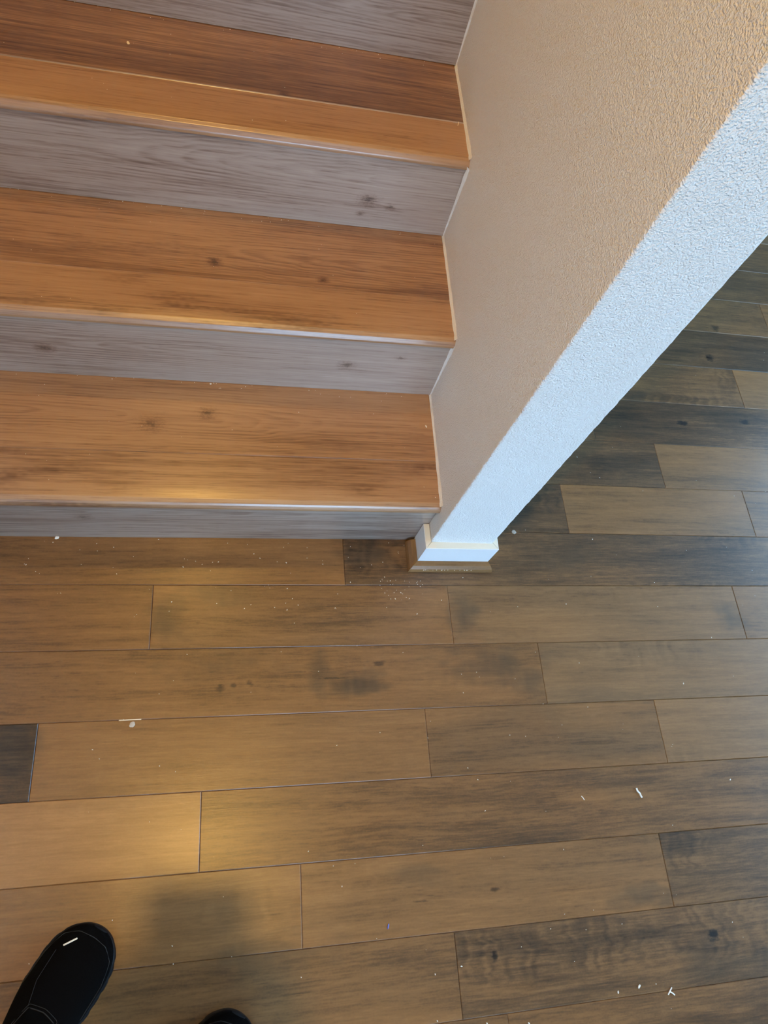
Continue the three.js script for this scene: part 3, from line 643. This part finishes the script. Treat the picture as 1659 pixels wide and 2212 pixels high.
/* ------------------------------------------------------------ crumbs, shavings and sawdust left from the work */
{
  const r = mulberry(4242);
  const mW = new THREE.MeshStandardMaterial({ color: new THREE.Color().setRGB(0.82, 0.79, 0.72), roughness: 0.8 });
  const mS = new THREE.MeshStandardMaterial({ color: new THREE.Color().setRGB(0.84, 0.70, 0.48), roughness: 0.7 });
  const flake = (a, b, c) => {
    const g = new THREE.IcosahedronGeometry(1, 1), p = g.attributes.position, off = r() * 90;
    for (let i = 0; i < p.count; i++) { const k = 0.7 + 0.6 * vn(p.getX(i) * 2.3 + off, p.getY(i) * 2.3 + p.getZ(i) * 3.1 + off); p.setXYZ(i, p.getX(i) * k * a, p.getY(i) * k * b, p.getZ(i) * k * c); }
    g.computeVertexNormals(); return g;
  };
  const put = (name, geo, mat, x, y, z, turn, label, category, group) => { const m = part(numbered(name), geo, mat, scene); m.position.set(x, y, z); m.rotation.y = turn; return tag(m, label, category, group); };
  const curl = (pts, rad) => { const g = new THREE.TubeGeometry(new THREE.CatmullRomCurve3(pts.map((p) => new THREE.Vector3(...p))), 24, rad, 7, false); g.scale(1, 0.6, 1); return g; };
  put('shaving', curl([[-0.004, 0.0018, -0.009], [-0.003, 0.002, -0.004], [0.001, 0.002, 0.001], [0.002, 0.002, 0.005], [0.004, 0.0018, 0.009]], 0.0018), mW, 0.400, 0.0008, 0.491, 0, 'curled white caulk shaving, the thickest one on the bare brown plank', 'shaving');
  put('shaving', curl([[-0.002, 0.001, -0.004], [0, 0.0012, 0], [0.001, 0.001, 0.004]], 0.0008), mW, 0.278, 0.0006, 0.493, 0.2, 'thin white shaving beside the thick curled one', 'shaving');
  const y = curl([[-0.006, 0.0012, 0.004], [-0.002, 0.0014, 0], [0.004, 0.0012, -0.006]], 0.0012), y2 = curl([[-0.001, 0.0014, 0], [0.004, 0.0013, 0.003], [0.007, 0.0012, 0.006]], 0.0011);
  put('shaving', mergeGeometries([y, y2]), mW, 0.380, 0.0006, 0.821, 0, 'forked white shaving lying across a plank joint', 'shaving');
  const lab = 'small white crumb of filler on the plank floor', grp = 'white crumbs on the plank floor';
  for (const [x, z, s] of [[0.321, 0.807, 3.2], [0.279, 0.811, 2.2], [0.613, 0.478, 1.8], [0.417, -0.055, 1.6], [0.032, 0.829, 1.8], [0.106, 0.837, 1.8], [-0.002, 0.744, 1.8], [-0.053, 0.816, 1.2], [0.075, 0.503, 1.3], [0.09, 0.04, 1.2], [0.55, 0.05, 1.3], [-0.286, 0.065, 1.2], [-0.02, 0.12, 1.3], [0.32, 0.10, 1.2], [0.56, 0.28, 1.8], [0.66, 0.18, 1.4], [-0.34, 0.00, 1.2], [-0.49, 0.02, 1.3]])
    put('crumb', flake(s * 0.0011, s * 0.0005, s * 0.0006), mW, x, s * 0.00045, z, r() * 3, lab, 'crumb', grp);
  put('crumb', flake(0.0042, 0.0018, 0.0030), mW, -0.728, 0.0016, -0.038, 0.4, 'lumpy cream crumb at the foot of the first riser', 'crumb');
  put('crumb', flake(0.0055, 0.0010, 0.0050), new THREE.MeshStandardMaterial({ color: new THREE.Color().setRGB(0.50, 0.44, 0.36), roughness: 0.5 }), -0.565, 0.0009, 0.320, 0.9, 'flat whitish smear of filler below a plank joint', 'crumb');
  put('splinter', box(-0.019, 0.019, 0, 0.0008, -0.0009, 0.0009), mS, -0.569, 0.0002, 0.3116, 0.01, 'pale sliver of wood lying in a plank joint', 'splinter');
  put('crumb', flake(0.0013, 0.0009, 0.0048), new THREE.MeshStandardMaterial({ color: new THREE.Color().setRGB(0.12, 0.16, 0.5), roughness: 0.5 }), -0.125, 0.0009, 0.673, -0.3, 'tiny blue plastic fleck on a plank', 'fleck');
  put('glue_drop', flake(0.005, 0.0016, 0.005), new THREE.MeshPhysicalMaterial({ color: new THREE.Color().setRGB(0.55, 0.52, 0.46), roughness: 0.25, transmission: 0.5, thickness: 0.002, ior: 1.45 }), 0.225, 0.0012, -0.070, 0, 'cloudy round drop of dried glue behind the wall end', 'glue drop');
  put('splinter', box(-0.0006, 0.0006, 0, 0.0008, -0.0055, 0.0055), mS, -0.004, H1[3] + 0.0003, -0.668, -0.3, 'short pale splinter on the highest tread in view, close to the wall', 'splinter');
  put('crumb', flake(0.0022, 0.0010, 0.0042), mS, -0.598, H1[3] + 0.0009, -0.747, 0.35, 'tan wood chip on the back board of the highest tread in view', 'chip');
  put('crumb', flake(0.0016, 0.0009, 0.0028), mW, -0.013, H1[1] + 0.0008, -0.225, 0.3, 'white crumb on the lowest tread near the wall', 'crumb');
  put('crumb', flake(0.0019, 0.0009, 0.0014), mW, -0.446, H1[1] + 0.0008, -0.297, 0.2, 'white crumb on the lowest tread against the riser', 'crumb');
  // pale stick on the shoe: laid on the upper where the photograph shows it
  {
    scene.updateMatrixWorld(true); const want = [[137, 2041], [167, 2026]].map(([x, y]) => [x / 1659 * 2 - 1, 1 - y / 2212 * 2]), best = [null, null], bd = [9, 9], p = new THREE.Vector3();
    for (let i = 0; i <= 120; i++) for (let j = 0; j <= 120; j++) {
      const w = upperPoint(0.01 + 0.12 * i / 120, -0.95 + 1.9 * j / 120, 0.0012).applyMatrix4(leftShoe.matrixWorld); p.copy(w).project(camera);
      want.forEach((q, k) => { const d = Math.hypot(p.x - q[0], (p.y - q[1]) * 1.33); if (d < bd[k]) { bd[k] = d; best[k] = w; } });
    }
    const len = best[0].distanceTo(best[1]), g = new RoundedBoxGeometry(len, 0.0016, 0.0024, 2, 0.0007), m = put('splinter', g, new THREE.MeshStandardMaterial({ color: new THREE.Color().setRGB(0.86, 0.78, 0.64), roughness: 0.6 }), 0, 0, 0, 0, 'pale wooden stick lying on the toe of the black shoe', 'splinter');
    m.position.copy(best[0]).lerp(best[1], 0.5); m.quaternion.setFromUnitVectors(new THREE.Vector3(1, 0, 0), best[1].clone().sub(best[0]).normalize());
  }
  // fine dust: far too small to count
  const specks = []; const add = (x, y, z, s) => specks.push([x, y, z, s]);
  const R = (a, b) => a + (b - a) * r();
  for (let k = 0; k < 110; k++) add(R(-0.78, 0.95), 0.0004, R(0.07, 0.86), R(0.35, 0.9));
  for (let k = 0; k < 70; k++) add(R(-0.80, -0.03), 0.0004, R(-0.04, 0.12), R(0.35, 1.0));
  for (let k = 0; k < 34; k++) add(R(-0.10, 0.0), 0.0004, R(0.035, 0.09), R(0.35, 0.9));
  for (let k = 0; k < 20; k++) add(R(0.0, 0.13), 0.0100, R(0.0265, 0.0275), R(0.3, 0.8));
  for (let k = 0; k < 40; k++) add(R(0.2, 1.2), 0.0004, R(-0.7, 0.05), R(0.35, 0.9));
  for (let i = 1; i <= 3; i++) { for (let k = 0; k < 26; k++) add(R(-0.85, -0.01), H1[i] + 0.0003, RZ[i + 1] + 0.004 + 0.02 * r() * r() + SYAW * 0, R(0.3, 0.9)); for (let k = 0; k < 16; k++) add(R(-0.85, -0.01), H1[i] + 0.0003, R(RZ[i + 1] + 0.02, NZ[i] - 0.02), R(0.3, 0.7)); }
  const im = new THREE.InstancedMesh(new THREE.IcosahedronGeometry(0.0012, 0), mW, specks.length); im.name = 'sawdust'; const M4 = new THREE.Matrix4(), q = new THREE.Quaternion(), sc = new THREE.Vector3();
  specks.forEach(([x, y, z, s], i) => { q.setFromEuler(new THREE.Euler(0, r() * 6, 0)); sc.set(s * (0.7 + r()), s * 0.6, s * 0.8); M4.compose(new THREE.Vector3(x, y, z), q, sc); im.setMatrixAt(i, M4); });
  shadows(im); scene.add(im); tag(im, 'fine pale sawdust specks scattered over the floor and treads', 'sawdust', null, 'stuff');
}

renderer.render(scene, camera);
